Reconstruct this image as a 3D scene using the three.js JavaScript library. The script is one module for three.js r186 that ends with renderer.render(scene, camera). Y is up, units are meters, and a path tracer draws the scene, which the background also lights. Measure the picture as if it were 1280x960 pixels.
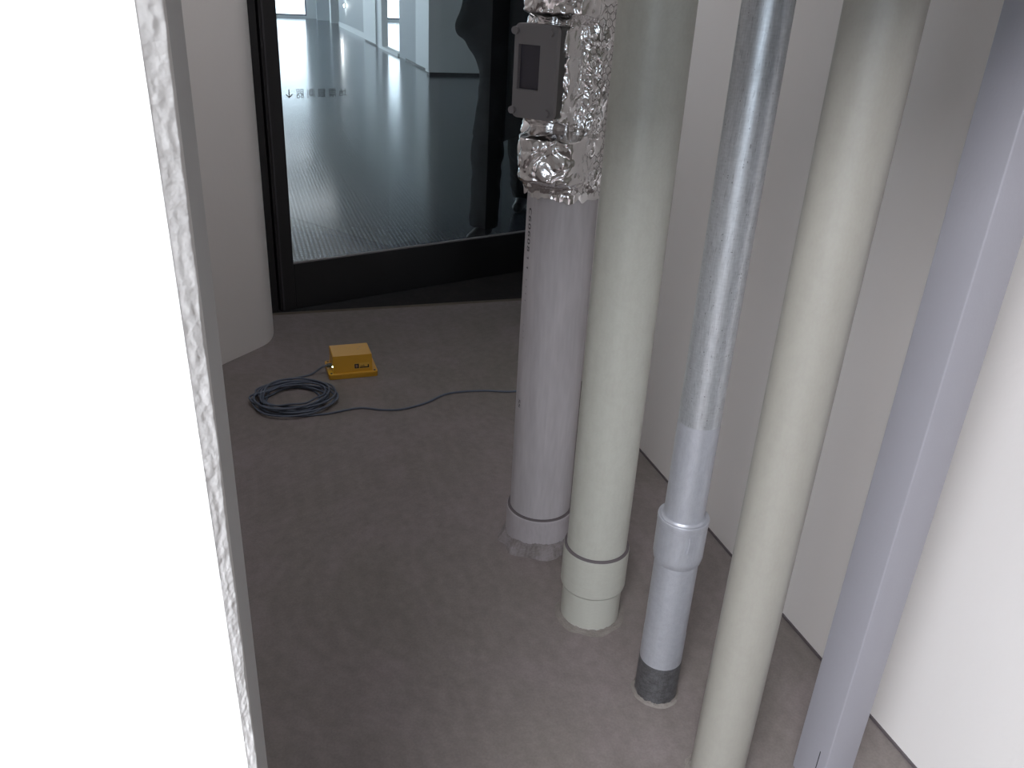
import * as THREE from 'three';
import { RoundedBoxGeometry } from 'three/addons/geometries/RoundedBoxGeometry.js';
import { mergeGeometries, mergeVertices, toCreasedNormals } from 'three/addons/utils/BufferGeometryUtils.js';
import { MarchingCubes } from 'three/addons/objects/MarchingCubes.js';
import { RectAreaLightUniformsLib } from 'three/addons/lights/RectAreaLightUniformsLib.js';
import { createNoise2D, createNoise3D } from 'simplex-noise';

// ---------------------------------------------------------------- camera, sky, lights, exposure
const scene = new THREE.Scene();
const camera = new THREE.PerspectiveCamera(2 * Math.atan(480 / 1035) * 180 / Math.PI, 1280 / 960, 0.05, 120);
camera.position.set(0, 1.4, 0);                       // a person bending down to look into the shaft, 1.4 m above its floor
camera.quaternion.setFromRotationMatrix(new THREE.Matrix4().set(
  0.954367, 0.086196, -0.285927, 0,
  0.047958, 0.900778, 0.431623, 0,
  0.294761, -0.425639, 0.855539, 0,
  0, 0, 0, 1));
camera.updateMatrixWorld();
scene.background = new THREE.Color(0.87, 0.95, 1.09);  // overcast sky, seen through the far windows
scene.backgroundIntensity = 5;
const renderer = new THREE.WebGLRenderer({ antialias: true });
renderer.toneMapping = THREE.LinearToneMapping;
renderer.toneMappingExposure = 1.0;
renderer.shadowMap.enabled = true;
RectAreaLightUniformsLib.init();
const FRONT_LIGHT = 25, HALL_LIGHT = 3, SHAFT_LIGHT = 5;               // luminance of the ceiling panels behind the camera, in the hall and at the head of the shaft

// ---------------------------------------------------------------- helpers
function rng(seed) { let s = seed >>> 0; return () => { s = (s + 0x6d2b79f5) | 0; let t = Math.imul(s ^ (s >>> 15), 1 | s); t = (t + Math.imul(t ^ (t >>> 7), 61 | t)) ^ t; return ((t ^ (t >>> 14)) >>> 0) / 4294967296; }; }
const N2 = createNoise2D(rng(7)), N3 = createNoise3D(rng(11));
const V = (x, y, z) => new THREE.Vector3(x, y, z);
const used = {};
function numbered(name) { used[name] = (used[name] ?? -1) + 1; return used[name] ? `${name}_${String(used[name]).padStart(3, '0')}` : name; }
function mesh(name, geometry, material, parent) {
  const m = new THREE.Mesh(geometry, material);
  m.name = parent ? name : numbered(name);
  m.castShadow = m.receiveShadow = true;
  (parent ?? scene).add(m);
  return m;
}
function struct(name, geometry, material, parent) {
  const m = mesh(name, geometry, material, parent);
  if (!parent) m.userData.kind = 'structure';
  return m;
}
function thing(name, label, category, pos = [0, 0, 0], turn = 0, group) {
  const g = new THREE.Group(); g.name = numbered(name);
  g.position.set(...pos); g.rotation.y = turn;
  g.userData = { label, category }; if (group) g.userData.group = group;
  scene.add(g); return g;
}
function box(x0, x1, y0, y1, z0, z1) {               // uv in metres
  const g = new THREE.BoxGeometry(x1 - x0, y1 - y0, z1 - z0);
  g.translate((x0 + x1) / 2, (y0 + y1) / 2, (z0 + z1) / 2);
  return metreUV(g);
}
function rbox(x0, x1, y0, y1, z0, z1, r, seg = 3) {
  const g = new RoundedBoxGeometry(x1 - x0, y1 - y0, z1 - z0, seg, r);
  g.translate((x0 + x1) / 2, (y0 + y1) / 2, (z0 + z1) / 2);
  return g;
}
function metreUV(g) {
  const p = g.attributes.position, n = g.attributes.normal, uv = new Float32Array(p.count * 2);
  for (let i = 0; i < p.count; i++) {
    const ax = Math.abs(n.getX(i)), ay = Math.abs(n.getY(i)), az = Math.abs(n.getZ(i));
    const [u, v] = ay >= ax && ay >= az ? [p.getX(i), p.getZ(i)] : ax >= az ? [p.getZ(i), p.getY(i)] : [p.getX(i), p.getY(i)];
    uv[2 * i] = u; uv[2 * i + 1] = v;
  }
  g.setAttribute('uv', new THREE.BufferAttribute(uv, 2));
  return g;
}
function lathe(profile, seg = 72) { return new THREE.LatheGeometry(profile.map(([r, y]) => new THREE.Vector2(r, y)), seg); }
function tube(points, r, seg = 100, sides = 8, closed = false) { return new THREE.TubeGeometry(new THREE.CatmullRomCurve3(points, closed), seg, r, sides, closed); }
function rod(a, b, r, sides = 12) {
  const d = b.clone().sub(a), g = new THREE.CylinderGeometry(r, r, d.length(), sides);
  g.applyQuaternion(new THREE.Quaternion().setFromUnitVectors(V(0, 1, 0), d.clone().normalize()));
  g.translate(...a.clone().add(b).multiplyScalar(0.5).toArray());
  return g;
}

// ---------------------------------------------------------------- procedural textures (tileable noise, sizes in metres)
function tileNoise(x, y, period, seed) {              // noise on a torus, so that the tile repeats without a seam
  const a = x * 2 * Math.PI, b = y * 2 * Math.PI, R = period / (2 * Math.PI);
  return 0.5 * (N3(Math.cos(a) * R + seed, Math.sin(a) * R, Math.cos(b) * R) + N3(Math.sin(b) * R - seed, Math.cos(a) * R + 3.1, Math.sin(a) * R + Math.sin(b) * R));
}
function makeMap(size, f, srgb = true) {
  const d = new Uint8Array(size * size * 4);
  for (let j = 0; j < size; j++) for (let i = 0; i < size; i++) {
    const c = f(i / size, j / size), o = (j * size + i) * 4;
    for (let k = 0; k < 3; k++) d[o + k] = Math.max(0, Math.min(255, Math.round(Array.isArray(c) ? c[k] : c)));
    d[o + 3] = 255;
  }
  const t = new THREE.DataTexture(d, size, size);
  t.wrapS = t.wrapT = THREE.RepeatWrapping; t.magFilter = THREE.LinearFilter; t.minFilter = THREE.LinearMipmapLinearFilter; t.generateMipmaps = true;
  if (srgb) t.colorSpace = THREE.SRGBColorSpace;
  t.needsUpdate = true; return t;
}
const scaled = (t, su, sv = su) => { const c = t.clone(); c.repeat.set(su, sv); c.needsUpdate = true; return c; };
const mixc = (a, b, t) => a.map((v, i) => v + (b[i] - v) * t);
const rnd = rng(3);
const concreteMap = makeMap(768, (x, y) => {          // trowelled dusty concrete: brown and mauve clouds, fine grit
  const big = tileNoise(x, y, 3.5, 1), mid = tileNoise(x, y, 12, 5), fine = tileNoise(x, y, 60, 9), grit = rnd() - 0.5;
  let c = mixc([131, 121, 121], [119, 113, 106], 0.5 + 0.5 * big);
  c = mixc(c, [143, 131, 133], Math.max(0, mid) * 0.5);
  return c.map((v) => v + 7 * fine + 10 * grit);
});
const concreteBump = makeMap(512, (x, y) => 128 + 40 * tileNoise(x, y, 10, 2) + 30 * tileNoise(x, y, 50, 4) + 30 * (rnd() - 0.5), false);
const plasterBump = makeMap(512, (x, y) => 128 + 50 * tileNoise(x, y, 24, 12) + 40 * tileNoise(x, y, 70, 14) + 20 * (rnd() - 0.5), false);
const orangePeel = makeMap(256, (x, y) => 128 + 50 * tileNoise(x, y, 22, 22) + 30 * tileNoise(x, y, 50, 24), false);
const grime = (base, spot, amount, seed) => makeMap(512, (x, y) => {
  const a = tileNoise(x, y, 7, seed), b = tileNoise(x, y, 30, seed + 3);
  return mixc(base, spot, Math.max(0, Math.min(1, amount * (0.35 + 0.5 * a + 0.5 * b)))).map((v) => v + 5 * (rnd() - 0.5));
});
const galvMap = makeMap(512, (x, y) => {              // zinc: fine drawn streaks round the pipe and small dark nicks
  const s = tileNoise(x, y, 40, 31), l = N2(y * 260, x * 6), k = tileNoise(x, y, 55, 35) > 0.62 ? -40 : 0;
  const v = 196 + 12 * s + 8 * l + k; return [v - 3, v, v + 3];
});
const galvRough = makeMap(512, (x, y) => 105 + 28 * tileNoise(x, y, 30, 41) + 20 * N2(y * 300, x * 5), false);
const studBump = makeMap(256, (x, y) => {             // round studs, 8 x 8 in a tile of 0.2 m
  const u = (x * 8) % 1 - 0.5, v = (y * 8) % 1 - 0.5, r = Math.hypot(u, v);
  return 255 * (1 - THREE.MathUtils.smoothstep(r, 0.26, 0.4));
}, false);
const studColor = makeMap(512, (x, y) => {              // worn paler stud tops, darker dirt between; 16 x 16 studs of 25 mm in a tile of 0.4 m
  const u = (x * 16) % 1 - 0.5, v = (y * 16) % 1 - 0.5, top = 1 - THREE.MathUtils.smoothstep(Math.hypot(u, v), 0.26, 0.4);
  return mixc([46, 52, 62], [82, 90, 102], top).map((c) => c + 4 * tileNoise(x, y, 9, 51) + 4 * (rnd() - 0.5));
});

// ---------------------------------------------------------------- materials
const S = (o) => new THREE.MeshStandardMaterial(o), P = (o) => new THREE.MeshPhysicalMaterial(o);
const M = {
  concrete: S({ map: scaled(concreteMap, 0.45), bumpMap: scaled(concreteBump, 0.8), bumpScale: 0.002, roughness: 0.62 }),
  paint: S({ color: 0xe6e1dd, bumpMap: scaled(orangePeel, 2.5), bumpScale: 0.0006, roughness: 0.55 }),
  plaster: S({ color: 0xf0efec, bumpMap: scaled(plasterBump, 1.6), bumpScale: 0.003, roughness: 0.85 }),
  board: S({ color: 0xc2c1bf, roughness: 0.75 }),
  white: S({ color: 0xd4d8d8, roughness: 0.5 }),
  greyWall: S({ color: 0xa9aeb1, roughness: 0.6 }),
  ceiling: S({ color: 0xd8d8d6, roughness: 0.9 }),
  roomGrey: S({ color: 0x6b6967, roughness: 0.8 }),
  black: S({ color: 0x131214, roughness: 0.5 }),
  blackDust: S({ map: scaled(grime([24, 22, 22], [66, 60, 56], 0.5, 61), 1.3), roughness: 0.7 }),
  steelEdge: S({ color: 0x8a8378, metalness: 0.8, roughness: 0.5 }),
  glass: P({ color: 0xf4f8f8, transmission: 1, thickness: 0, roughness: 0.0, ior: 1.5 }),
  studFloor: S({ map: scaled(studColor, 2.5), bumpMap: scaled(studBump, 5), bumpScale: 0.0003, roughness: 0.145 }),
  cream: S({ map: scaled(grime([190, 190, 180], [168, 166, 156], 0.35, 71), 2, 12), roughness: 0.42 }),
  oldCream: S({ map: scaled(grime([160, 157, 148], [146, 142, 134], 0.35, 73), 2, 12), roughness: 0.45 }),
  greyPvc: S({ map: null, color: 0xffffff, roughness: 0.5 }),
  lavender: S({ map: scaled(grime([184, 178, 181], [160, 154, 155], 0.5, 76), 2, 1), roughness: 0.55 }),
  gasket: S({ color: 0x5e5759, roughness: 0.7 }),
  mortar: S({ map: scaled(grime([150, 143, 144], [108, 101, 97], 0.8, 81), 3), bumpMap: scaled(concreteBump, 4), bumpScale: 0.004, roughness: 0.9 }),
  mortarPatch: S({ map: scaled(grime([138, 132, 126], [120, 113, 107], 0.7, 83), 3), bumpMap: scaled(concreteBump, 4), bumpScale: 0.003, roughness: 0.85 }),
  galv: S({ map: scaled(galvMap, 2, 2), roughnessMap: scaled(galvRough, 2, 2), roughness: 0.9, metalness: 0.62 }),
  zincPaint: S({ map: scaled(grime([190, 192, 198], [164, 166, 174], 0.5, 91), 2, 2), roughness: 0.42, metalness: 0.45 }),
  bareSteel: S({ map: scaled(grime([112, 112, 114], [70, 68, 68], 0.8, 94), 3, 3), roughness: 0.5, metalness: 0.5 }),
  post: S({ color: 0x97959b, bumpMap: scaled(orangePeel, 6), bumpScale: 0.0003, roughness: 0.5 }),
  foil: S({ color: 0xeeecec, metalness: 1, roughness: 0.17 }),
  wire: S({ color: 0x6c685f, metalness: 0.7, roughness: 0.5 }),
  castGrey: S({ color: 0x858183, roughness: 0.42, metalness: 0.1 }),
  castDark: S({ color: 0x4a4946, roughness: 0.4 }),
  yellow: S({ color: 0xcf9a2c, roughness: 0.3 }),
  cable: S({ color: 0x5b6372, roughness: 0.55 }),
  skin: S({ color: 0xb98a6e, roughness: 0.6 }),
  hair: S({ color: 0x17130f, roughness: 0.6 }),
  cloth: S({ color: 0x0d0d11, roughness: 0.9 }),
  trouser: S({ color: 0x0c0c10, roughness: 0.9 }),
  shoe: S({ color: 0x0f0f10, roughness: 0.5 }),
};

// ---------------------------------------------------------------- the shaft: floor, walls, opening
const SILL = -3.69, WX = 1.204;                       // line of the door sill; face of the right-hand wall
struct('floor', box(-5.6, 9.4, -0.25, 0, SILL, 4.8), M.concrete);
struct('wall_right', box(WX, WX + 0.2, 0.006, 2.75, -3.3, -0.53), M.paint);
struct('baseboard_right', box(WX - 0.004, WX + 0.05, 0, 0.006, -3.3, -0.53), M.gasket);
struct('wall_niche', box(WX + 0.2, 1.95, 0, 2.75, -3.5, -3.3), M.paint);
{ // the curved wall on the left, a solid with a rounded nose by the door
  const path = new THREE.CatmullRomCurve3([[-1.02, -0.6], [-0.98, -1.5], [-0.68, -2.45], [-0.38, -2.91], [-0.144, -3.178], [-0.03, -3.292], [0.03, -3.36], [0.056, -3.44], [0.062, -3.55], [0.062, SILL]].map(([x, z]) => V(x, 0, z)));
  const pts = path.getSpacedPoints(120), s = new THREE.Shape();
  s.moveTo(-1.6, 0.6);                                // shape y is -z
  for (const p of pts) s.lineTo(p.x, -p.z);
  s.lineTo(-1.6, -SILL); s.closePath();
  const g = new THREE.ExtrudeGeometry(s, { depth: 2.75, bevelEnabled: false });
  g.rotateX(-Math.PI / 2);
  struct('wall_left', toCreasedNormals(metreUV(g), 0.5), M.paint);
}
{ // the wall with the opening that the camera looks through: jamb slab, broken plaster arris, smooth reveal, lintel
  const g = new THREE.Group(); g.name = 'wall_front'; g.userData.kind = 'structure'; scene.add(g);
  const front = -0.53, back = -0.75, xe = -0.0345;
  { const s = new THREE.Shape(), e = 0.0005; // seen from the front: its edge leans a little, where the arris is broken wider
    s.moveTo(-5.4, 0); s.lineTo(xe - 0.0065 + e, 0); s.lineTo(xe - 0.0065 + e, 0.76); s.lineTo(xe - 0.015 + e, 1.4); s.lineTo(xe - 0.015 + e, 2.75); s.lineTo(-5.4, 2.75); s.closePath();
    const jg = new THREE.ExtrudeGeometry(s, { depth: front - back - 0.004, bevelEnabled: false }); jg.translate(0, 0, back + 0.004);
    struct('jamb', metreUV(jg), M.plaster, g); }
  struct('wall_beside', box(WX + 0.2, 3.6, 0, 2.75, back, front), M.plaster, g);
  struct('lintel', box(xe - 0.016, WX, 1.56, 2.75, back, front), M.plaster, g);
  // rough plaster arris between the face and the reveal
  const nu = 11, nv = 700, pos = [], idx = [], H = 1.56;
  for (let j = 0; j <= nv; j++) for (let i = 0; i <= nu; i++) {
    const t = Math.min(1, i / (nu - 1)), y = H * j / nv, e = Math.sin(Math.PI * t);
    const kw = Math.max(0, Math.min(1, (y - 0.76) / 0.64)), cw = 0.0065 + 0.0085 * kw; let x = xe - cw + cw * t, z = front - (0.0045 + 0.0085 * kw) * t;
    const w = 0.0009 * N2(y * 7, 3) + 0.0005 * N2(y * 22, 8) + 0.0002 * N2(y * 70, 1);
    x += w * t + (0.0005 * N3(y * 40, t * 2, 1) + 0.0003 * N3(y * 110, t * 4, 4)) * e; z += (0.00045 * N3(y * 35, t * 2.5, 7) + 0.0002 * N3(y * 120, t * 4, 2)) * e;
    if (i === nu) { x = xe - 0.0006; z = front - 0.03; }
    pos.push(x, y, z);
  }
  for (let j = 0; j < nv; j++) for (let i = 0; i < nu; i++) { const a = j * (nu + 1) + i, b = a + nu + 1; idx.push(a, a + 1, b, a + 1, b + 1, b); }
  const a = new THREE.BufferGeometry(); a.setAttribute('position', new THREE.Float32BufferAttribute(pos, 3)); a.setIndex(idx); a.computeVertexNormals();
  const au = []; for (let j = 0; j <= nv; j++) for (let i = 0; i <= nu; i++) au.push(0.0016 * i, H * j / nv);
  a.setAttribute('uv', new THREE.Float32BufferAttribute(au, 2));
  struct('plaster_arris', a, M.plaster, g);
  struct('reveal', box(xe - 0.018, xe - 0.0012, 0, 1.56, back, front - 0.016), M.board, g);
}
// the room behind the camera
// (a window on its left and bright ceiling panels, whose soft light comes in under the lintel)
function wallWithWindows(name, axis, at, thick, from, to, openings, sill, head, top, material) {
  // a wall along x or z with openings [a, b]
  const parts = [], put = (a, b, y0, y1) => { if (b - a > 1e-4) parts.push(axis === 'z' ? box(at, at + thick, y0, y1, a, b) : box(a, b, y0, y1, at, at + thick)); };
  let c = from;
  for (const [a, b] of openings) { put(c, a, 0, top); put(a, b, 0, sill); put(a, b, head, top); c = b; }
  put(c, to, 0, top);
  return struct(name, mergeGeometries(parts), material);
}
function windowUnit(axis, at, a, b, y0, y1, n) {
  const g = new THREE.Group(); g.name = numbered('window_1').replace(/^window_1_0*(\d+)$/, (_, k) => 'window_' + (+k + 1)); g.userData.kind = 'structure'; scene.add(g);
  const f = 0.05, bar = (p, q, r, s) => axis === 'z' ? box(at - 0.03, at + 0.03, r, s, p, q) : box(p, q, r, s, at - 0.03, at + 0.03);
  const parts = [bar(a, b, y0, y0 + f), bar(a, b, y1 - f, y1), bar(a, a + f, y0 + f, y1 - f), bar(b - f, b, y0 + f, y1 - f)];
  for (let i = 1; i < n; i++) { const m = a + (b - a) * i / n; parts.push(bar(m - f / 2, m + f / 2, y0 + f, y1 - f)); }
  struct('window_frame', mergeGeometries(parts), S({ color: 0x6f6a78, roughness: 0.5 }), g);
  for (let i = 0; i < n; i++) {
    const p = a + (b - a) * i / n + (i ? f / 2 : f), q = a + (b - a) * (i + 1) / n - (i < n - 1 ? f / 2 : f);
    struct('pane', axis === 'z' ? box(at - 0.003, at + 0.003, y0 + f, y1 - f, p, q) : box(p, q, y0 + f, y1 - f, at - 0.003, at + 0.003), M.glass, g);
  }
}
wallWithWindows('wall_room_left', 'z', -5.6, 0.2, -0.75, 4.8, [[0.4, 4.2]], 0.6, 2.5, 2.75, M.white);
windowUnit('z', -5.5, 0.4, 4.2, 0.6, 2.5, 3);
struct('wall_room_right', box(3.6, 3.8, 0, 2.75, -0.75, 4.8), M.roomGrey);
wallWithWindows('wall_room_back', 'x', 4.8, 0.2, -5.6, 3.8, [[-5.0, -1.4]], 0.6, 2.5, 2.75, M.roomGrey);
windowUnit('x', 4.9, -5.0, -1.4, 0.6, 2.5, 3);
struct('ceiling', box(-5.6, 9.4, 2.75, 2.95, SILL, 5.0), M.ceiling);
function ceilingLight(x, z, y, w, d, L, label, group) {
  const g = thing('ceiling_light', label, 'ceiling light', [x, y, z], 0, group);
  const t = 0.03;
  mesh('housing', mergeGeometries([box(-w / 2 - t, w / 2 + t, -0.02, 0, -d / 2 - t, d / 2 + t), box(-w / 2 - t, -w / 2, -0.06, -0.02, -d / 2 - t, d / 2 + t), box(w / 2, w / 2 + t, -0.06, -0.02, -d / 2 - t, d / 2 + t),
    box(-w / 2, w / 2, -0.06, -0.02, -d / 2 - t, -d / 2), box(-w / 2, w / 2, -0.06, -0.02, d / 2, d / 2 + t)]), M.white, g);
  mesh('diffuser', box(-w / 2, w / 2, -0.05, -0.04, -d / 2, d / 2), S({ color: 0xffffff, emissive: 0xffffff, emissiveIntensity: 1.2, roughness: 0.6 }), g);
  const l = new THREE.RectAreaLight(0xf7f8ff, L, w, d);
  l.position.set(x, y - 0.062, z); l.lookAt(x, 0, z); scene.add(l);
}
for (const [x, l] of [[-1.92, 'left'], [-1.0, 'right']]) ceilingLight(x, 1.35, 2.75, 0.84, 1.8, FRONT_LIGHT, `white ceiling light panel behind the camera, ${l} of the pair`, 'ceiling lights behind the camera');
ceilingLight(0.35, -2.45, 2.75, 0.9, 0.6, SHAFT_LIGHT, 'white ceiling light panel high up over the pipes');

// ---------------------------------------------------------------- the door and its sill
struct('wall_door', (() => {
  const parts = [box(-6.2, 0.064, 0, 3.05, SILL - 0.2, SILL), box(1.62, 9.4, 0, 3.05, SILL - 0.2, SILL), box(0.064, 1.62, 2.2, 3.05, SILL - 0.2, SILL)];
  return mergeGeometries(parts);
})(), M.greyWall);
{
  const s = new THREE.Shape(); // black threshold slab, wider towards the right where the leaf swings out
  s.moveTo(0.064, -SILL); s.lineTo(1.62, -SILL); s.lineTo(1.62, -SILL + 0.62); s.lineTo(0.064, -SILL + 0.12); s.closePath();
  const g = new THREE.ExtrudeGeometry(s, { depth: 0.008, bevelEnabled: false }); g.rotateX(-Math.PI / 2);
  struct('trim_1', metreUV(g), M.blackDust);
  struct('trim_2', box(0.064, 1.62, 0, 0.0095, SILL, SILL + 0.006), M.steelEdge);
}
{
  const fr = new THREE.Group(); fr.name = 'trim_3'; fr.userData.kind = 'structure'; scene.add(fr);
  struct('door_frame_post', rbox(0.064, 0.094, 0.009, 2.17, SILL - 0.1, SILL - 0.005, 0.003), M.black, fr);
  struct('door_frame_post', rbox(1.59, 1.62, 0.009, 2.17, SILL - 0.1, SILL - 0.005, 0.003), M.black, fr);
  struct('door_frame_head', rbox(0.064, 1.62, 2.17, 2.2, SILL - 0.1, SILL - 0.005, 0.003), M.black, fr);
}
{ // the leaf, ajar into the hall; its local x runs from the hinge along the leaf
  const g = new THREE.Group(); g.name = 'door_1'; g.userData.kind = 'structure'; scene.add(g);
  g.position.set(0.094, 0, SILL - 0.022); g.rotation.y = Math.atan2(0.39, 1.243);
  const L = 1.47, y0 = 0.012, y1 = 2.15, st = 0.078, br = 0.227, o = 0.004;
  struct('stile', rbox(o, st, y0, y1, -0.02, 0.02, 0.003), M.black, g);
  struct('stile', rbox(L - st, L, y0, y1, -0.02, 0.02, 0.003), M.black, g);
  struct('bottom_rail', rbox(st, L - st, y0, br, -0.02, 0.02, 0.003), M.black, g);
  struct('top_rail', rbox(st, L - st, y1 - 0.09, y1, -0.02, 0.02, 0.003), M.black, g);
  struct('hinge_gasket', box(o + 0.012, o + 0.019, y0, y1, 0.018, 0.0225), S({ color: 0x343236, roughness: 0.45 }), g);
  struct('glazing_bead', mergeGeometries([box(st, L - st, br, br + 0.006, 0.004, 0.016)]), M.castGrey, g);
  struct('pane', box(st, L - st, br, y1 - 0.09, -0.001, 0.001), M.glass, g);
  // five characters and an arrow printed on the outer side, read in the mirror from inside
  const c = document.createElement('canvas'); c.width = 768; c.height = 160; const k = c.getContext('2d');
  k.clearRect(0, 0, 768, 160); k.strokeStyle = '#23262c'; k.lineCap = 'round'; k.lineJoin = 'round';
  const glyphs = [
    ['.5 3.5 4 3.5', '2.2 1 2.2 8', '.3 8.2 4.2 7.2', '4.5 4.6 9 3.5 9 6.5 8 6', '6.8 1 6.8 7', '5.2 2.5 5.2 8.5 9.5 8.5 9.5 7'],
    ['1 1 9 1', '5 1 5 4.5', '1 4 1 2.5 9 2.5 9 4', '2.4 3.4 4 3.4', '6 3.4 7.6 3.4', '9 5 1.6 5 1 9.5', '3 6.3 8.5 6.3', '2 7.5 9.3 7.5', '4 7.5 4 9.4 5.6 8.7', '5.5 7.5 9 9.5'],
    ['1 1.5 4.6 1.5', '1.8 .5 .8 3', '.5 3 5 3', '1.5 3 1.5 9.5', '1.5 4.6 4.8 4.6', '1.5 6 4.8 6', '1.5 7.5 4.8 7.5', '1.5 9 5 9', '3.2 3 3.2 9', '5.8 1 9 1 9 6.5 5.8 6.5 5.8 1', '5.8 2.8 9 2.8', '5.8 4.6 9 4.6', '6.8 6.5 6.5 8 5.2 9.5', '8 6.5 8 9 9.7 9 9.7 8'],
    ['.8 1 1.6 2', '.4 3.5 1.3 4.5', '.4 9 1.8 6', '3 1 6 1 6 7 3 7 3 1', '3 3 6 3', '3 5 6 5', '3.7 7.2 2.6 9.3', '5.2 7.2 6.2 9', '7.4 2 7.4 7', '9.2 1 9.2 9.5 8.3 9'],
    ['1 .8 4 .8 4 3.4 1 3.4 1 .8', '6 .8 9 .8 9 3.4 6 3.4 6 .8', '.5 5 9.5 5', '5 3.8 4.4 5.2 1 6.8', '5.4 5 9 6.8', '1.2 7 4 7 4 9.5 1.2 9.5 1.2 7', '6 7 8.8 7 8.8 9.5 6 9.5 6 7'],
    ['5 .8 5 9.2', '1.5 6 5 9.2 8.5 6'],
  ];
  glyphs.forEach((g6, i) => g6.forEach((line) => {
    const n = line.split(' ').map(Number); k.lineWidth = i === 5 ? 11 : 5.5; k.beginPath();
    for (let q = 0; q < n.length; q += 2) k[q ? 'lineTo' : 'moveTo'](12 + i * 130 + n[q] * 9.6, 30 + n[q + 1] * 10);
    k.stroke();
  }));
  const t = new THREE.CanvasTexture(c); t.colorSpace = THREE.SRGBColorSpace;
  const pg = new THREE.PlaneGeometry(0.285, 0.059); pg.rotateY(Math.PI); pg.translate(0.238, 0.955, -0.003);
  const lm = struct('lettering', pg, S({ map: t, transparent: true, alphaTest: 0.3, side: THREE.DoubleSide, roughness: 0.7 }), g);
  lm.castShadow = false;
}

// ---------------------------------------------------------------- the hall behind the door
const HX = 3.2, FZ = -34.1;
struct('floor_hall', box(-6.2, 9.4, -0.25, 0, FZ - 0.3, SILL), M.studFloor);
struct('ceiling_hall', box(-6.2, 9.4, 3.05, 3.25, FZ - 0.3, SILL - 0.2), M.ceiling);
const farOpen = [[-5.4, 2.68], [4.4, 8.8]];
wallWithWindows('wall_back', 'x', FZ - 0.3, 0.3, -6.2, 9.4, farOpen, 0.08, 2.9, 3.05, M.white);
for (const [a, b] of farOpen) windowUnit('x', FZ - 0.12, a, b, 0.08, 2.9, a < 0 ? 3 : 2);
const sideOpen = [[-31, -25], [-24, -18], [-16, -10]];
wallWithWindows('wall_hall_left', 'z', -6.2, 0.2, FZ, SILL - 0.2, sideOpen, 0.08, 2.9, 3.05, M.white);
for (const [a, b] of sideOpen) windowUnit('z', -6.1, a, b, 0.08, 2.9, 3);
const rightOpen = [[-31, -26], [-24, -17]];
wallWithWindows('wall_hall_right', 'z', 9.2, 0.2, FZ, SILL - 0.2, rightOpen, 0.08, 2.9, 3.05, M.white);
for (const [a, b] of rightOpen) windowUnit('z', 9.3, a, b, 0.08, 2.9, 3);
// the partition along the right of the hall: a white block near by, panels, an opening, a grey wall, a recess, a column
struct('wall_block', box(3.08, 9.2, 0.05, 3.05, -14.75, -14.5), M.white);
struct('baseboard_block', box(3.1, 9.2, 0, 0.05, -14.72, -14.52), M.black);
struct('wall_panel', box(HX, HX + 0.12, 0.04, 3.05, -16.2, -14.75), M.white);
struct('wall_panel', box(HX + 0.02, HX + 0.14, 0.04, 3.05, -17.4, -16.2), M.greyWall);
struct('wall_panel', box(HX + 0.04, HX + 0.16, 0.0, 3.05, -18.1, -17.4), M.greyWall);
struct('baseboard_panel', box(HX + 0.03, HX + 0.1, 0, 0.04, -17.4, -14.75), M.black);
struct('baseboard_opening', box(HX, HX + 0.14, 0, 0.06, -20.1, -18.1), M.white);
struct('trim_opening_post', box(HX, HX + 0.14, 0, 3.05, -20.6, -20.1), M.white);
struct('wall_panel', box(HX + 0.03, HX + 0.15, 0.0, 3.05, -21.0, -20.6), M.greyWall);
struct('wall_panel', box(HX, HX + 0.12, 0.04, 3.05, -23.0, -21.0), M.white);
struct('baseboard_panel', box(HX + 0.03, HX + 0.1, 0, 0.04, -23.0, -21.0), M.black);
struct('wall_panel', box(HX + 0.12, HX + 0.3, 0.0, 3.05, -29.4, -23.0), M.greyWall);
struct('baseboard_panel', box(HX + 0.1, HX + 0.12, 0, 0.14, -29.4, -23.0), M.white);
struct('wall_recess', box(HX + 0.9, HX + 1.0, 0, 3.05, -31.2, -29.4), M.greyWall);
struct('wall_recess', box(HX + 0.3, HX + 0.9, 0, 3.05, -29.5, -29.4), M.greyWall);
struct('column', box(HX + 0.05, HX + 1.0, 0, 3.05, -31.6, -31.2), M.white);
struct('wall_end', box(2.95, HX + 1.0, 0, 3.05, -33.2, -33.05), M.greyWall);
for (const [x, z, l] of [[0.8, -12.2, 'nearest'], [0.8, -18, 'second from the door'], [0.8, -24, 'third from the door']]) ceilingLight(x, z, 3.05, 2.0, 1.2, HALL_LIGHT, `white ceiling light panel over the hall floor, ${l}`, 'ceiling lights of the hall');
{
  const g = thing('wall_light', 'small round white light on the grey wall far down the hall', 'wall light', [HX + 0.12, 0.66, -27.6], -Math.PI / 2);
  const c = new THREE.CylinderGeometry(0.07, 0.08, 0.03, 24); c.rotateX(Math.PI / 2); c.translate(0, 0, 0.0155); mesh('base', c, M.white, g);
  const d = new THREE.SphereGeometry(0.055, 24, 12, 0, Math.PI * 2, 0, Math.PI / 2); d.rotateX(Math.PI / 2); d.scale(1, 1, 0.6); d.translate(0, 0, 0.03);
  mesh('lens', d, S({ color: 0xffffff, emissive: 0xffffff, emissiveIntensity: 3 }), g);
  const l = new THREE.PointLight(0xffffff, 0.4); l.position.set(HX - 0.02, 0.66, -27.6); scene.add(l);
}

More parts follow.
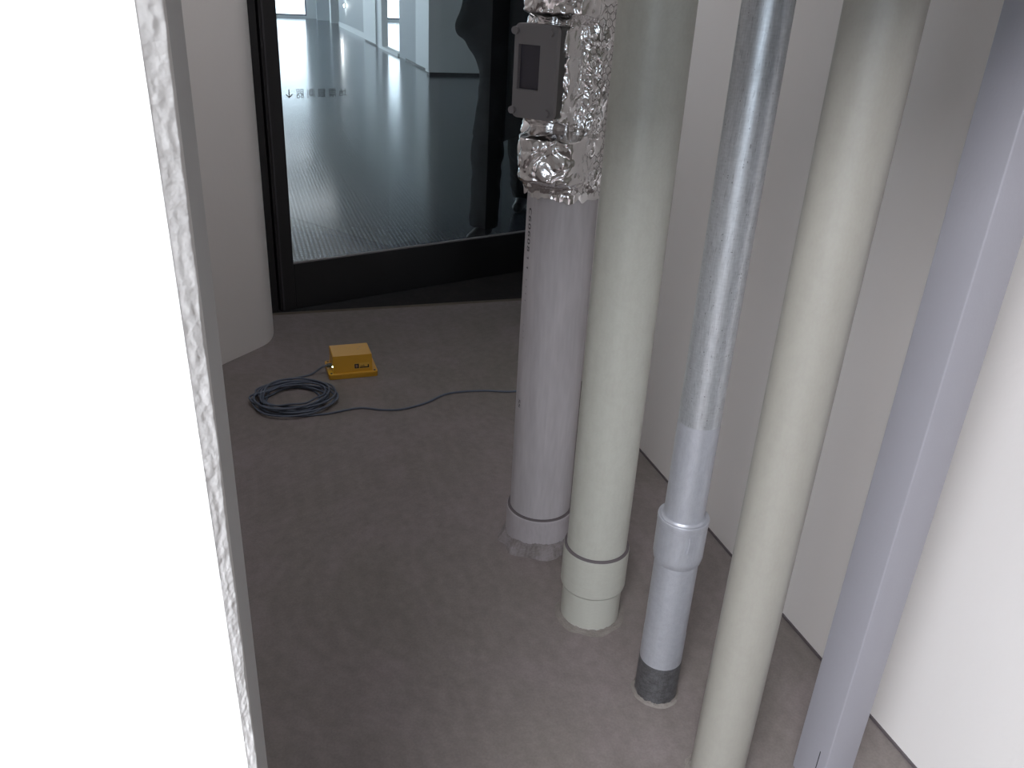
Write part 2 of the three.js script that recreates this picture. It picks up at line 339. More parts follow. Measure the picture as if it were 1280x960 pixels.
// ---------------------------------------------------------------- pipes
const TOP = 2.748;
function ring(r, rr, y, seg = 72) { const g = new THREE.TorusGeometry(r, rr, 8, seg); g.rotateX(Math.PI / 2); g.translate(0, y, 0); return g; }
function roughDisc(r0, r1, h, seed, amp, seg = 96, rings = 10) {   // a trowelled collar of mortar round a pipe
  const pos = [], uv = [], idx = [];
  for (let j = 0; j <= rings; j++) for (let i = 0; i <= seg; i++) {
    const a = i / seg * 2 * Math.PI, t = j / rings, ca = Math.cos(a), sa = Math.sin(a);
    const R = r0 + (r1 - r0) * t * (1 + amp * N3(ca * 1.3, sa * 1.3, seed) + 0.25 * amp * N3(ca * 3.5, sa * 3.5, seed));
    const y = Math.max(0.0005, h * (1 - t) * (1 + 0.5 * amp * N3(ca * 2.2, sa * 2.2, seed + 5)) + (t < 1 ? 0.003 * (1 - t) * N3(ca * 4, sa * 4, t * 5 + seed) + 0.0022 * (1 - t) * N3(ca * 7, sa * 7 + seed, t * 9) : 0));
    pos.push(R * ca, t === 1 ? 0 : y, R * sa); uv.push(a * r1, (r1 - r0) * t - h * (1 - t));
  }
  for (let j = 0; j < rings; j++) for (let i = 0; i < seg; i++) { const a = j * (seg + 1) + i, b = a + seg + 1; idx.push(a, a + 1, b, a + 1, b + 1, b); }
  const g = new THREE.BufferGeometry(); g.setAttribute('position', new THREE.Float32BufferAttribute(pos, 3)); g.setAttribute('uv', new THREE.Float32BufferAttribute(uv, 2)); g.setIndex(idx); g.computeVertexNormals();
  return g;
}
// grey pipe with the foil sleeve. In its own axes: +z towards the camera, +x to the viewer's right
{
  const A = [0.7045, 0, -1.807], turn = Math.atan2(-0.3626, 0.932), R = 0.083;
  const pipe = thing('drain_pipe', 'grey plastic drain pipe with its upper part wrapped in crumpled foil', 'pipe', A, turn);
  // the pipe body carries the dotted ink print of its maker
  const W = 1024, Hh = 2048, c = document.createElement('canvas'); c.width = W; c.height = Hh; const k = c.getContext('2d');
  k.fillStyle = 'rgb(186,181,183)'; k.fillRect(0, 0, W, Hh);
  const im = k.getImageData(0, 0, W, Hh), r9 = rng(19);
  for (let y = 0; y < Hh; y++) for (let x = 0; x < W; x++) { const o = (y * W + x) * 4, q = 6 * N2(x / 90, y / 240) + 4 * N2(x / 25, y / 70) + 4 * (r9() - 0.5); for (let e = 0; e < 3; e++) im.data[o + e] += q; }
  k.putImageData(im, 0, 0);
  const per = Hh / TOP;                                  // pixels per metre of height
  // lathe u starts at +z and runs towards +x; the print stands near the viewer's left edge
  const ux = W * (1 - 62 / 360);
  k.save(); k.translate(ux, Hh - 0.932 * per); k.rotate(Math.PI / 2); k.scale(1, 1.6);
  k.fillStyle = '#2c272b'; k.font = 'bold 21px monospace'; 'C60608'.split('').forEach((ch, i) => k.fillText(ch, i * 13.5, 5));
  k.font = 'bold 15px monospace'; k.fillText('1', 86, 3); k.fillText('1', 104, 3);
  k.fillStyle = 'rgba(70,62,68,0.8)'; k.font = '11px monospace'; k.fillText('1 1 1 1', 128, 3); k.fillStyle = 'rgba(70,62,68,0.45)'; k.fillText('1 1 1', 215, 3);
  k.fillStyle = '#3a3439'; k.font = 'bold 17px monospace'; k.fillText('5', 372, 4); k.fillText('5', 381, 4);
  k.fillStyle = '#2c272b'; k.fillText('.', -36, 2);
  k.restore();
  const t = new THREE.CanvasTexture(c); t.colorSpace = THREE.SRGBColorSpace; t.wrapS = THREE.RepeatWrapping;
  mesh('pipe_body', lathe([[R - 0.005, 0.02], [R, 0.02], [R, TOP - 0.002], [R - 0.005, TOP - 0.002]].slice(1, 3), 96), S({ map: t, roughness: 0.52 }), pipe);
  mesh('socket', lathe([[R + 0.009, 0.0], [R + 0.009, 0.106], [R + 0.0075, 0.1095], [R + 0.0058, 0.1095], [R + 0.0048, 0.107], [R + 0.0048, 0.078], [R, 0.078]]), M.lavender, pipe);
  mesh('gasket', lathe([[R + 0.0002, 0.1005], [R + 0.0075, 0.1045], [R + 0.0066, 0.1118], [R + 0.0002, 0.1135]]), M.gasket, pipe);
  mesh('mortar', roughDisc(R + 0.0092, R + 0.028, 0.034, 3, 0.55), M.mortar, pipe);
  { // a second, larger break of mortar on the viewer's side
    const g = roughDisc(R + 0.0085, R + 0.02, 0.04, 9, 0.7); const p = g.attributes.position;
    for (let i = 0; i < p.count; i++) { const a = Math.atan2(p.getX(i), p.getZ(i)); p.setY(i, p.getY(i) * (0.35 + 0.65 * Math.max(0, Math.cos(a - 0.5)))); }
    g.computeVertexNormals(); mesh('mortar', g, M.mortar, pipe);
  }
  // --- foil sleeve
  const nT = 420, nY = 420, yA = 0.978, yB = 1.80, pos = [], idx = [];
  const sm = THREE.MathUtils.smoothstep;
  for (let j = 0; j <= nY; j++) for (let i = 0; i <= nT; i++) {
    const y0 = yA + (yB - yA) * j / nY, th = i / nT * 2 * Math.PI - Math.PI;        // 0 faces the camera, positive to the viewer's left
    const dl = th - 0.26, db = th - 0.49;
    // plan radius: round sleeve, joined with the padded lump under the box and the collar round it
    const ex = (w, L, d) => Math.abs(d) < 1.5 ? 1 / Math.pow(Math.pow(Math.abs(Math.cos(d)) / L, 5) + Math.pow(Math.abs(Math.sin(d)) / w, 5), 0.2) : 0;
    const base = 0.1 + 0.004 * N3(Math.cos(th) * 1.5, Math.sin(th) * 1.5, y0 * 9);
    const lumpY = sm(y0, 1.0, 1.03) * (1 - sm(y0, 1.112, 1.135));
    const boxY = sm(y0, 1.13, 1.15) * (1 - sm(y0, 1.325, 1.345));
    const topY = sm(y0, 1.335, 1.36) * (1 - sm(y0, 1.47, 1.52));
    const lump = Math.max(base, ex(0.074, 0.168, dl)), bx = Math.max(base, ex(0.062, 0.128, db)), tp = Math.max(base, ex(0.075, 0.165, dl));
    let r = base + (lump - base) * lumpY + (bx - base) * boxY + (tp - base) * topY;
    r -= 0.016 * (1 - sm(y0, yA, yA + 0.03));                                       // gathered in at the lower end
    // long folds curving round the box
    const fold = Math.abs(((db * 0.11 + 0.05 * Math.cos((y0 - 1.24) * 9)) * 40) % 1);
    if (db < -0.3 && db > -1.3) r += 0.004 * Math.abs(2 * fold - 1) * boxY;
    const am = 1 - 0.45 * sm(-th, 0.5, 0.9);
    const px = r * Math.sin(th), pz = r * Math.cos(th), wq = 0.012 * N3(px * 14, y0 * 14, pz * 14 + 4), V3 = (f, o) => Math.abs(N3((px + wq) * f + o, (y0 + wq) * f, (pz - wq) * f + o));
    r += am * (0.011 * (V3(12, 0) - 0.3) + 0.0055 * (V3(26, 5) - 0.3) + 0.0015 * (V3(60, 9) - 0.3));
    r = Math.max(r, R + 0.003);
    const y = y0 + (j === 0 ? 0.006 * N2(th * 3, 1) - 0.004 : 0);
    pos.push(-r * Math.sin(th), y, r * Math.cos(th));
  }
  for (let j = 0; j < nY; j++) for (let i = 0; i < nT; i++) { const a = j * (nT + 1) + i, b = a + nT + 1; idx.push(a, b, a + 1, a + 1, b, b + 1); }
  const fg = new THREE.BufferGeometry(); fg.setAttribute('position', new THREE.Float32BufferAttribute(pos, 3)); fg.setIndex(idx); fg.computeVertexNormals();
  const foil = mesh('foil_wrap', fg, M.foil, pipe); foil.userData.label = 'crumpled silver foil sleeve';
  // hexagonal wire netting on the viewer's right of the sleeve
  const hex = [], hw = 0.0165, hh = 0.0145, RN = 0.1045, seg = (a, b) => {
    const p = (q) => V(-RN * Math.sin(q[0] / 0.1045), q[1], RN * Math.cos(q[0] / 0.1045)), m = [(a[0] + b[0]) / 2, (a[1] + b[1]) / 2];
    const g = rod(p(a), p(b), 0.00042, 5); hex.push(g); return m;
  };
  for (let row = 0; row < 30; row++) for (let col = 0; col < 8; col++) {
    const cx = -0.034 - (col + (row % 2) * 0.5) * hw, cy = 0.99 + row * hh * 0.9, w = hw / 2;
    if (cx < -0.16) continue;
    const j2 = () => 0;
    seg([cx - w, cy - hh * 0.18], [cx - w, cy + hh * 0.3]); seg([cx - w, cy + hh * 0.3], [cx, cy + hh * 0.72]); seg([cx, cy + hh * 0.72], [cx + w, cy + hh * 0.3]);
  }
  const net = mesh('wire_netting', mergeGeometries(hex), M.wire, foil); net.userData.kind = 'stuff'; net.userData.label = 'thin hexagonal wire netting over the foil';
  // --- the inspection box, its face turned to the viewer's left
  const bxg = new THREE.Group(); bxg.name = 'inspection_box'; bxg.position.set(0, 1.2455, 0); bxg.rotation.y = -0.49; pipe.add(bxg);
  bxg.userData.label = 'dark rectangular box with a recessed window';
  const hw2 = 0.047, hh2 = 0.089, zf = 0.166;
  mesh('body', rbox(-hw2, hw2, -hh2, hh2, 0.1, zf - 0.018, 0.004), M.castDark, bxg);
  { const s = new THREE.Shape(), rr = 0.014, w = hw2 + 0.002, h = hh2 + 0.001; // lid: a frame with a window opening
    s.moveTo(-w + rr, -h); s.lineTo(w - rr, -h); s.quadraticCurveTo(w, -h, w, -h + rr); s.lineTo(w, h - rr); s.quadraticCurveTo(w, h, w - rr, h); s.lineTo(-w + rr, h); s.quadraticCurveTo(-w, h, -w, h - rr); s.lineTo(-w, -h + rr); s.quadraticCurveTo(-w, -h, -w + rr, -h);
    const hole = new THREE.Path(); hole.moveTo(-0.0415, -0.036); hole.lineTo(0.012, -0.036); hole.lineTo(0.012, 0.053); hole.lineTo(-0.0415, 0.053); hole.closePath(); s.holes.push(hole);
    const g = new THREE.ExtrudeGeometry(s, { depth: 0.01, bevelEnabled: true, bevelThickness: 0.0015, bevelSize: 0.0015, bevelSegments: 3, curveSegments: 8 }); g.translate(0, 0, zf - 0.0135);
    mesh('lid', g, M.castGrey, bxg); }
  mesh('window', box(-0.0425, 0.013, -0.037, 0.054, zf - 0.016, zf - 0.0125), S({ color: 0x47444c, roughness: 0.15 }), bxg);
  for (const [sx, sy] of [[-1, 1], [-1, -1], [1, 1], [1, -1]]) {
    const g = new THREE.CylinderGeometry(0.0075, 0.0085, 0.017, 18); g.rotateX(Math.PI / 2); g.translate(sx * (hw2 - (sx < 0 ? 0.0 : 0.012)), sy * (hh2 - 0.012), zf - 0.003);
    mesh('screw_boss', g, M.castGrey, bxg);
  }
}
{ // the cream pipe in front of it
  const R = 0.071, p = thing('drain_pipe', 'thick cream plastic pipe standing in a socket with a grey ring', 'pipe', [0.728, 0, -1.475]);
  mesh('pipe_body', lathe([[R, 0.17], [R, TOP]], 96), M.cream, p);
  mesh('socket', lathe([[R + 0.001, 0.0985], [R + 0.0062, 0.1], [R + 0.0075, 0.105], [R + 0.0075, 0.206], [R + 0.006, 0.2085], [R + 0.005, 0.2085], [R + 0.0043, 0.206], [R + 0.0043, 0.18], [R - 0.001, 0.18]], 96), M.cream, p);
  mesh('gasket', lathe([[R + 0.0002, 0.199], [R + 0.0068, 0.2045], [R + 0.006, 0.2115], [R + 0.0002, 0.2125]], 96), M.gasket, p);
  mesh('pipe_stub', lathe([[R + 0.0008, 0], [R + 0.0008, 0.12]], 96), M.cream, p);
  mesh('mortar', roughDisc(R, R + 0.018, 0.006, 15, 0.35), M.mortarPatch, p);
}
{ // the galvanised pipe
  const R = 0.0397, p = thing('steel_pipe', 'thin shiny galvanised steel pipe with a screwed coupling near the floor', 'pipe', [0.775, 0, -1.198], -0.9);
  mesh('pipe_body', lathe([[R, 0.681], [R, TOP]], 72), M.galv, p);
  mesh('coated_length', lathe([[R + 0.0003, 0.44], [R + 0.0003, 0.676], [R, 0.684]], 72), M.zincPaint, p);
  const cp = mesh('coupling', lathe([[0.0442, 0.364], [0.0478, 0.369], [0.0502, 0.382], [0.0504, 0.45], [0.0506, 0.457], [0.0512, 0.459], [0.0514, 0.466], [0.0508, 0.471], [0.0495, 0.472], [0.045, 0.469], [0.0425, 0.469], [0.0399, 0.474]], 72), M.zincPaint, p);
  cp.userData.label = 'screwed coupling with a rolled lip';
  { // weld bead down the coupling
    const g = tube([[0.36, 0.452], [0.37, 0.444], [0.375, 0.428], [0.36, 0.412]].map(([a, y]) => V(0.0508 * Math.sin(a + 0.35), y, 0.0508 * Math.cos(a + 0.35))), 0.0028, 24, 8);
    mesh('weld_bead', g, M.zincPaint, p);
  }
  mesh('lower_length', lathe([[0.0445, 0.16], [0.0445, 0.368]], 72), M.zincPaint, p);
  mesh('paint_edge', lathe([[0.0448, 0.1], [0.0452, 0.106], [0.0451, 0.178], [0.0446, 0.182]], 72), M.zincPaint, p);
  mesh('bare_end', lathe([[0.0462, 0], [0.046, 0.097], [0.0448, 0.103]], 72), M.bareSteel, p);
  mesh('mortar', roughDisc(0.0462, 0.053, 0.008, 21, 0.6), M.mortarPatch, p);
}
{
  const R = 0.0508, p = thing('drain_pipe', 'plain cream plastic pipe nearest the camera without any joint', 'pipe', [0.794, 0, -0.964]);
  mesh('pipe_body', lathe([[R, 0], [R, TOP]], 96), M.oldCream, p);
  mesh('mortar', roughDisc(R, R + 0.012, 0.006, 25, 0.3), M.mortarPatch, p);
}
{
  const p = thing('steel_post', 'square grey painted steel post beside the white wall on the right', 'post', [0.96, 0, -0.864]);
  const w = 0.0695, d = 0.081;
  const tubeS = new THREE.Shape(), r = 0.004, hole = new THREE.Path();
  const rr = (s, x0, y0, x1, y1, q) => { s.moveTo(x0 + q, y0); s.lineTo(x1 - q, y0); s.quadraticCurveTo(x1, y0, x1, y0 + q); s.lineTo(x1, y1 - q); s.quadraticCurveTo(x1, y1, x1 - q, y1); s.lineTo(x0 + q, y1); s.quadraticCurveTo(x0, y1, x0, y1 - q); s.lineTo(x0, y0 + q); s.quadraticCurveTo(x0, y0, x0 + q, y0); };
  rr(tubeS, 0, 0, w, d, r); rr(hole, 0.004, 0.004, w - 0.004, d - 0.004, 0.002); tubeS.holes.push(hole);
  const g = new THREE.ExtrudeGeometry(tubeS, { depth: TOP - 0.006, bevelEnabled: false, curveSegments: 6 }); g.rotateX(-Math.PI / 2); g.translate(0, 0.006, 0);
  mesh('shaft', toCreasedNormals(metreUV(g), 0.4), M.post, p);
  mesh('base_plate', rbox(0.001, w - 0.001, 0, 0.0062, -d + 0.001, -0.001, 0.001), M.post, p);
  mesh('slot', box(-0.0006, 0.002, 0.03, 0.105, -0.0225, -0.021), M.black, p);
}

// ---------------------------------------------------------------- the yellow sensor box and its cable
{
  const g = thing('sensor_box', 'small yellow sensor box with a dark nameplate and a glowing indicator', 'sensor box', [0.335, 0, -3.02], 0.02);
  const w = 0.076, d0 = 0.062;
  { const s = new THREE.Shape(), x = 0.093, z = 0.07, q = 0.012; // flanged base with ears and bolt holes
    s.moveTo(-x + q, -z); s.lineTo(x - q, -z); s.quadraticCurveTo(x, -z, x, -z + q); s.lineTo(x, z - q); s.quadraticCurveTo(x, z, x - q, z); s.lineTo(-x + q, z); s.quadraticCurveTo(-x, z, -x, z - q); s.lineTo(-x, -z + q); s.quadraticCurveTo(-x, -z, -x + q, -z);
    for (const [a, b] of [[-1, -1], [1, -1], [-1, 1], [1, 1]]) { const h = new THREE.Path(); h.absarc(a * 0.0835, b * 0.058, 0.005, 0, 2 * Math.PI, true); s.holes.push(h); }
    const e = new THREE.ExtrudeGeometry(s, { depth: 0.017, bevelEnabled: true, bevelThickness: 0.002, bevelSize: 0.002, bevelSegments: 3, curveSegments: 10 }); e.rotateX(-Math.PI / 2); e.translate(0, 0.002, 0);
    mesh('base', e, M.yellow, g); }
  for (const [a, b] of [[-1, 1], [1, 1], [-1, -1], [1, -1]]) { const c = new THREE.CylinderGeometry(0.0045, 0.0045, 0.012, 6); c.translate(a * 0.0835, 0.017, b * 0.058); mesh('bolt', c, M.castDark, g); }
  { const s = new THREE.Shape(); // housing: its front slopes back a little
    s.moveTo(-0.062, 0.02); s.lineTo(0.057, 0.02); s.lineTo(0.045, 0.083); s.lineTo(-0.06, 0.083); s.closePath();
    const e = new THREE.ExtrudeGeometry(s, { depth: 2 * w - 0.008, bevelEnabled: true, bevelThickness: 0.004, bevelSize: 0.004, bevelSegments: 3 });
    e.rotateY(-Math.PI / 2); e.translate(w - 0.004, 0, 0); mesh('housing', e, M.yellow, g); }
  const c = document.createElement('canvas'); c.width = 256; c.height = 96; const k = c.getContext('2d');
  k.fillStyle = '#d8ab45'; k.fillRect(0, 0, 256, 96); k.fillStyle = '#1c1213'; k.fillRect(8, 12, 74, 76); k.fillStyle = '#a08070'; k.font = 'bold 60px sans-serif'; k.fillText('B', 24, 72);
  k.fillStyle = '#1c1213'; k.fillRect(92, 66, 156, 20); k.fillRect(226, 34, 22, 40); k.fillStyle = '#4a3428'; k.font = 'bold 40px sans-serif'; k.fillText('uok', 104, 62);
  const t = new THREE.CanvasTexture(c); t.colorSpace = THREE.SRGBColorSpace;
  const lb = new THREE.PlaneGeometry(0.06, 0.023), lab = mesh('nameplate', lb, S({ map: t, roughness: 0.5 }), g);
  lab.rotation.x = -0.188; lab.position.set(0.034, 0.044, 0.0571);
  const led = new THREE.SphereGeometry(0.0032, 16, 10); led.translate(-w - 0.001, 0.046, 0.05);
  mesh('indicator_light', led, S({ color: 0xd8ffd0, emissive: 0xe0ffd0, emissiveIntensity: 6 }), g);
  const pl = new THREE.PointLight(0xd8ffd0, 0.0002); pl.position.set(0.335 - w - 0.006, 0.047, -3.02 + 0.055); scene.add(pl);
  for (const [x, z, a] of [[0.03, -0.01, 0.3], [0.04, -0.03, -0.2]]) mesh('scratch', (() => { const q = box(-0.004, 0.004, 0.0868, 0.0872, -0.001, 0.001); q.rotateY(a); q.translate(x, 0, z); return q; })(), M.castGrey, g);
  const gl = new THREE.CylinderGeometry(0.008, 0.009, 0.02, 14); gl.rotateZ(Math.PI / 2); gl.translate(-w - 0.009, 0.036, 0.01); mesh('cable_gland', gl, M.castDark, g);
}
{
  const r = 0.0038, pts = [V(0.247, 0.036, -3.012), V(0.225, 0.03, -3.012), V(0.18, 0.006, -3.005), V(0.1, r, -2.975), V(0.02, r, -2.89)];
  const cx = 0.1, cz = -2.8, R = 0.118, q = rng(5);
  const turns = 9; let a = Math.PI * 0.95;
  for (let i = 0; i < turns * 12; i++) { // the coil lies in a loose heap
    const tt = a, k = Math.floor(i / 12), e = 0.012 * Math.sin(i * 0.9 + k) + 0.010 * (q() - 0.5), rad = R + 0.0062 * ((k * 4) % 9 - 5) + e;
    pts.push(V(cx + rad * 1.12 * Math.cos(tt) + 0.006 * (q() - 0.5), r + 0.003 * k + 0.004 * q(), cz - rad * Math.sin(tt)));
    a += 2 * Math.PI / 12;
  }
  for (const [x, z] of [[0.0, -2.72], [0.1, -2.67], [0.2, -2.665], [0.324, -2.686], [0.4, -2.655], [0.462, -2.645], [0.56, -2.675], [0.662, -2.736], [0.79, -2.735], [0.922, -2.704], [1.05, -2.76], [1.13, -2.95], [1.16, -3.25]]) pts.push(V(x, r, z));
  const g = mesh('data_cable', tube(pts, r, 1500, 7), M.cable);
  g.userData = { label: 'thin grey-blue cable coiled on the floor beside the yellow box', category: 'cable' };
}

// ---------------------------------------------------------------- the person in the hall
{
  const p = thing('person', 'person in dark coat, trousers and shoes walking behind the glass door', 'person', [1.62, 0, -5.2], -0.302);
  const cap = (x, y, z, a, b, ra, rb) => { // tapered capsule
    const bx = b[0] - a[0], by = b[1] - a[1], bz = b[2] - a[2], px = x - a[0], py = y - a[1], pz = z - a[2];
    const t = Math.max(0, Math.min(1, (px * bx + py * by + pz * bz) / (bx * bx + by * by + bz * bz)));
    return Math.hypot(px - bx * t, py - by * t, pz - bz * t) - (ra + (rb - ra) * t);
  };
  const smin = (a, b, k) => { const h = Math.max(k - Math.abs(a - b), 0) / k; return Math.min(a, b) - h * h * k / 4; };
  const ell = (x, y, z, c, r) => { const k = Math.hypot((x - c[0]) / r[0], (y - c[1]) / r[1], (z - c[2]) / r[2]); return (k - 1) * Math.min(...r); };
  function polygonise(f, lo, hi, n) {
    const mc = new MarchingCubes(n, M.skin, false, false, 400000); mc.isolation = 0;
    const h = n / 2, X = (i, k) => lo[k] + (hi[k] - lo[k]) * ((i - h) / h + 1) / 2;
    for (let z = 0; z < n; z++) for (let y = 0; y < n; y++) for (let x = 0; x < n; x++) mc.field[x + y * n + z * n * n] = -f(X(x, 0), X(y, 1), X(z, 2));
    mc.update();
    const c = mc.count, pos = new Float32Array(c * 3);
    for (let i = 0; i < c; i++) for (let k = 0; k < 3; k++) pos[3 * i + k] = lo[k] + (hi[k] - lo[k]) * (mc.positionArray[3 * i + k] + 1) / 2;
    let g = new THREE.BufferGeometry(); g.setAttribute('position', new THREE.BufferAttribute(pos, 3));
    g = mergeVertices(g, 1e-5); g.computeVertexNormals(); return g;
  }
  const J = {
    pel: [0, 0.9, 0], wai: [0, 1.08, 0.01], che: [0, 1.32, 0.01], nek: [0, 1.5, 0.02], hed: [-0.01, 1.63, 0.045],
    hl: [-0.09, 0.88, 0.02], kl: [-0.12, 0.5, 0.29], al: [-0.125, 0.095, 0.42], tl: [-0.185, 0.035, 0.6],
    hr: [0.09, 0.88, -0.02], kr: [0.1, 0.47, -0.06], ar: [0.13, 0.13, -0.4], tr: [0.09, 0.035, -0.22],
    sl: [-0.185, 1.42, 0.0], el: [-0.285, 1.17, -0.07], wl: [-0.115, 1.03, 0.05],
    sr: [0.185, 1.42, 0.0], er: [0.27, 1.15, -0.05], wr: [0.25, 0.92, 0.12],
  };
  const leg = (x, y, z, h, k, a, e) => smin(cap(x, y, z, h, k, 0.085 + e, 0.06 + e), cap(x, y, z, k, a, 0.058 + e, 0.04 + e), 0.03);
  const arm = (x, y, z, s, el, w, e) => smin(cap(x, y, z, s, el, 0.052 + e, 0.042 + e), cap(x, y, z, el, w, 0.041 + e, 0.03 + e), 0.02);
  const torso = (x, y, z, e) => smin(smin(ell(x, y, z, [0, 1.27, 0.01], [0.175 + e, 0.24 + e, 0.115 + e]), ell(x, y, z, [0, 0.95, 0], [0.165 + e, 0.15 + e, 0.115 + e]), 0.1), cap(x, y, z, J.sl, J.sr, 0.055 + e, 0.055 + e), 0.06);
  const head = (x, y, z) => {
    const [hx, hy, hz] = J.hed; x -= hx; y -= hy; z -= hz;
    let d = smin(ell(x, y, z, [0, 0.025, -0.01], [0.076, 0.1, 0.095]), ell(x, y, z, [0, -0.05, 0.025], [0.056, 0.07, 0.065]), 0.05);
    d = smin(d, cap(x, y, z, [0, 0.01, 0.088], [0, -0.022, 0.108], 0.009, 0.014), 0.012);           // nose
    for (const s of [-1, 1]) {
      d = smin(d, ell(x, y, z, [s * 0.08, -0.005, -0.005], [0.012, 0.032, 0.02]), 0.01);            // ears
      d = Math.max(d, -ell(x, y, z, [s * 0.032, 0.008, 0.096], [0.017, 0.01, 0.012]));              // eye sockets
      d = Math.min(d, ell(x, y, z, [s * 0.032, 0.008, 0.077], [0.012, 0.012, 0.012]));              // eyeballs
    }
    d = smin(d, cap(x, y, z, [-0.018, -0.058, 0.085], [0.018, -0.058, 0.085], 0.008, 0.008), 0.008); // lips
    return smin(d, cap(x, y, z, [0.01, -0.05, -0.02], [0.01, -0.16, -0.03], 0.055, 0.06), 0.03);
  };
  const hand = (x, y, z, w, dir, side) => { // palm, four curled fingers, a thumb off its side
    const u = dir, at = (l, s, n) => [w[0] + u[0] * l + side[0] * s + nn[0] * n, w[1] + u[1] * l + side[1] * s + nn[1] * n, w[2] + u[2] * l + side[2] * s + nn[2] * n];
    const nn = [u[1] * side[2] - u[2] * side[1], u[2] * side[0] - u[0] * side[2], u[0] * side[1] - u[1] * side[0]];
    let d = smin(cap(x, y, z, at(0, -0.014, 0), at(0.08, -0.025, 0), 0.018, 0.014), cap(x, y, z, at(0, 0.014, 0), at(0.08, 0.025, 0), 0.018, 0.014), 0.03);
    const len = [0.034, 0.042, 0.038, 0.028];
    for (let i = 0; i < 4; i++) { const s = -0.03 + i * 0.02, L = len[i], a = at(0.082, s, 0), b = at(0.082 + L, s * 1.1, 0.012), c = at(0.082 + L * 1.5, s * 1.1, 0.034); d = smin(d, Math.min(cap(x, y, z, a, b, 0.0085, 0.0078), cap(x, y, z, b, c, 0.0078, 0.0068)), 0.006); }
    const ta = at(0.025, -0.03, 0), tb = at(0.05, -0.052, 0.01), tc = at(0.078, -0.055, 0.02);
    return smin(d, Math.min(cap(x, y, z, ta, tb, 0.0115, 0.0095), cap(x, y, z, tb, tc, 0.0095, 0.008)), 0.008);
  };
  const foot = (x, y, z, a, t, e) => smin(cap(x, y, z, [a[0] - (t[0] - a[0]) * 0.25, Math.max(0.036 + e, t[1] + (a[1] - t[1]) * 0.55 - 0.02), a[2] - (t[2] - a[2]) * 0.25], t, 0.034 + e, 0.028 + e), cap(x, y, z, a, [a[0], Math.max(a[1] - 0.05, 0.04), a[2]], 0.038 + e, 0.034 + e), 0.04);
  const nd = (a) => { const l = Math.hypot(...a); return a.map((v) => v / l); };
  const body = (x, y, z) => Math.min(
    smin(smin(torso(x, y, z, -0.012), leg(x, y, z, J.hl, J.kl, J.al, -0.012), 0.05), leg(x, y, z, J.hr, J.kr, J.ar, -0.012), 0.05),
    smin(arm(x, y, z, J.sl, J.el, J.wl, -0.01), arm(x, y, z, J.sr, J.er, J.wr, -0.01), 0.01), foot(x, y, z, J.al, J.tl, -0.012), foot(x, y, z, J.ar, J.tr, -0.012),
    smin(cap(x, y, z, J.che, J.nek, 0.08, 0.055), head(x, y, z), 0.04));
  const parts = [polygonise((x, y, z) => Math.max(body(x, y, z), y - 1.53), [-0.5, -0.02, -0.66], [0.5, 1.6, 0.74], 110),
    polygonise((x, y, z) => Math.max(head(x, y, z), 1.515 - y), [-0.14, 1.45, -0.11], [0.12, 1.8, 0.19], 84)];
  parts.push(polygonise((x, y, z) => hand(x, y, z, J.wl, nd([0.8, -0.6, 0.0]), nd([0.0, 0.0, 1])), [-0.17, 0.86, -0.08], [0.1, 1.1, 0.16], 70));
  parts.push(polygonise((x, y, z) => hand(x, y, z, J.wr, nd([-0.05, -0.95, 0.3]), nd([-0.25, 0.3, 0.9])), [0.13, 0.74, 0.0], [0.36, 0.98, 0.28], 70));
  mesh('body', mergeGeometries(parts), M.skin, p);
  const hairF = (x, y, z) => { const [hx, hy, hz] = J.hed; return Math.max(ell(x - hx, y - hy, z - hz, [0, 0.035, -0.018], [0.087, 0.106, 0.103]), -(ell(x - hx, y - hy, z - hz, [0, -0.03, 0.075], [0.075, 0.09, 0.075])), hy - 0.055 - y); };
  mesh('hair', polygonise(hairF, [-0.13, 1.5, -0.12], [0.11, 1.82, 0.16], 64), M.hair, p);
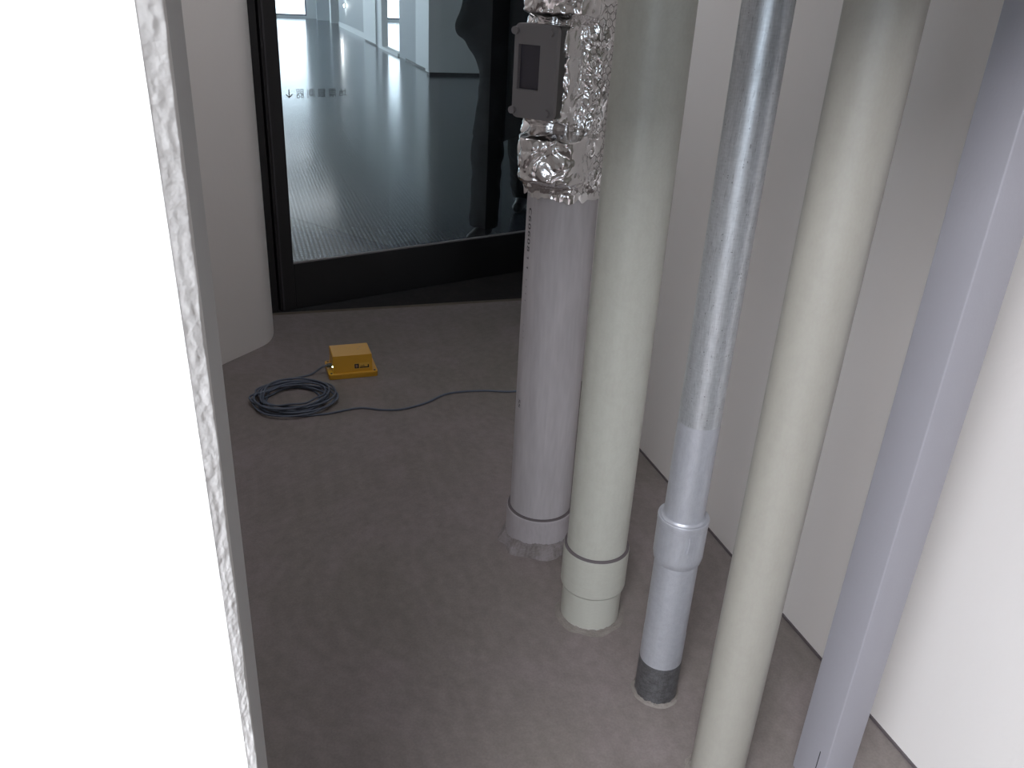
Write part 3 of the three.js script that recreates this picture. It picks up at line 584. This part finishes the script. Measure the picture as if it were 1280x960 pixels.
  const coat = (x, y, z) => {
    const skirt = Math.max(cap(x, y, z, [0, 1.0, 0], [-0.035, 0.5, 0.05], 0.17, 0.2) , 0) ;
    const k = Math.max(0, Math.min(1, (1.0 - y) / 0.45)), cx = -0.035 * k, cz = 0.06 * k, a = 0.17 + 0.01 * k + 0.008 * Math.sin(9 * Math.atan2(x, z)) * k, b = 0.125 + 0.075 * k;
    let sk = (Math.hypot((x - cx) / a, (z - cz) / b) - 1) * Math.min(a, b); sk = Math.max(sk, y - 1.05, 0.56 + 0.03 * Math.sin(x * 14) - y);
    let d = smin(torso(x, y, z, 0.016), sk, 0.04);
    d = smin(d, smin(arm(x, y, z, J.sl, J.el, J.wl, 0.02), arm(x, y, z, J.sr, J.er, J.wr, 0.02), 0.01), 0.13);
    d += 0.004 * N3(x * 9, y * 7, z * 9);
    return Math.max(d, -(cap(x, y, z, [0, 1.46, 0.03], [0, 1.7, 0.05], 0.066, 0.075)));
  };
  mesh('coat', polygonise(coat, [-0.42, 0.48, -0.36], [0.42, 1.56, 0.36], 104), M.cloth, p);
  const trousers = (x, y, z) => {
    const L = (h, k, a) => smin(cap(x, y, z, h, k, 0.1, 0.092), cap(x, y, z, k, [a[0], a[1] - 0.01, a[2]], 0.09, 0.088), 0.04);
    let d = smin(L(J.hl, J.kl, J.al), L(J.hr, J.kr, J.ar), 0.02);
    d = smin(d, ell(x, y, z, [0, 0.95, 0], [0.17, 0.13, 0.12]), 0.05) + 0.006 * N3(x * 11, y * 8, z * 11);
    return Math.max(d, 0.07 - y, y - 1.05);
  };
  mesh('trousers', polygonise(trousers, [-0.34, 0.03, -0.56], [0.34, 1.1, 0.6], 104), M.trouser, p);
  for (const [a, t] of [[J.al, J.tl], [J.ar, J.tr]]) {
    const c = [(a[0] + t[0]) / 2, 0.09, (a[2] + t[2]) / 2];
    mesh('shoe', polygonise((x, y, z) => Math.max(foot(x, y, z, a, t, 0.008), 0.001 - y, y - 0.17), [c[0] - 0.2, -0.02, c[2] - 0.24], [c[0] + 0.2, 0.2, c[2] + 0.24], 72), M.shoe, p);
  }
}

renderer.render(scene, camera);
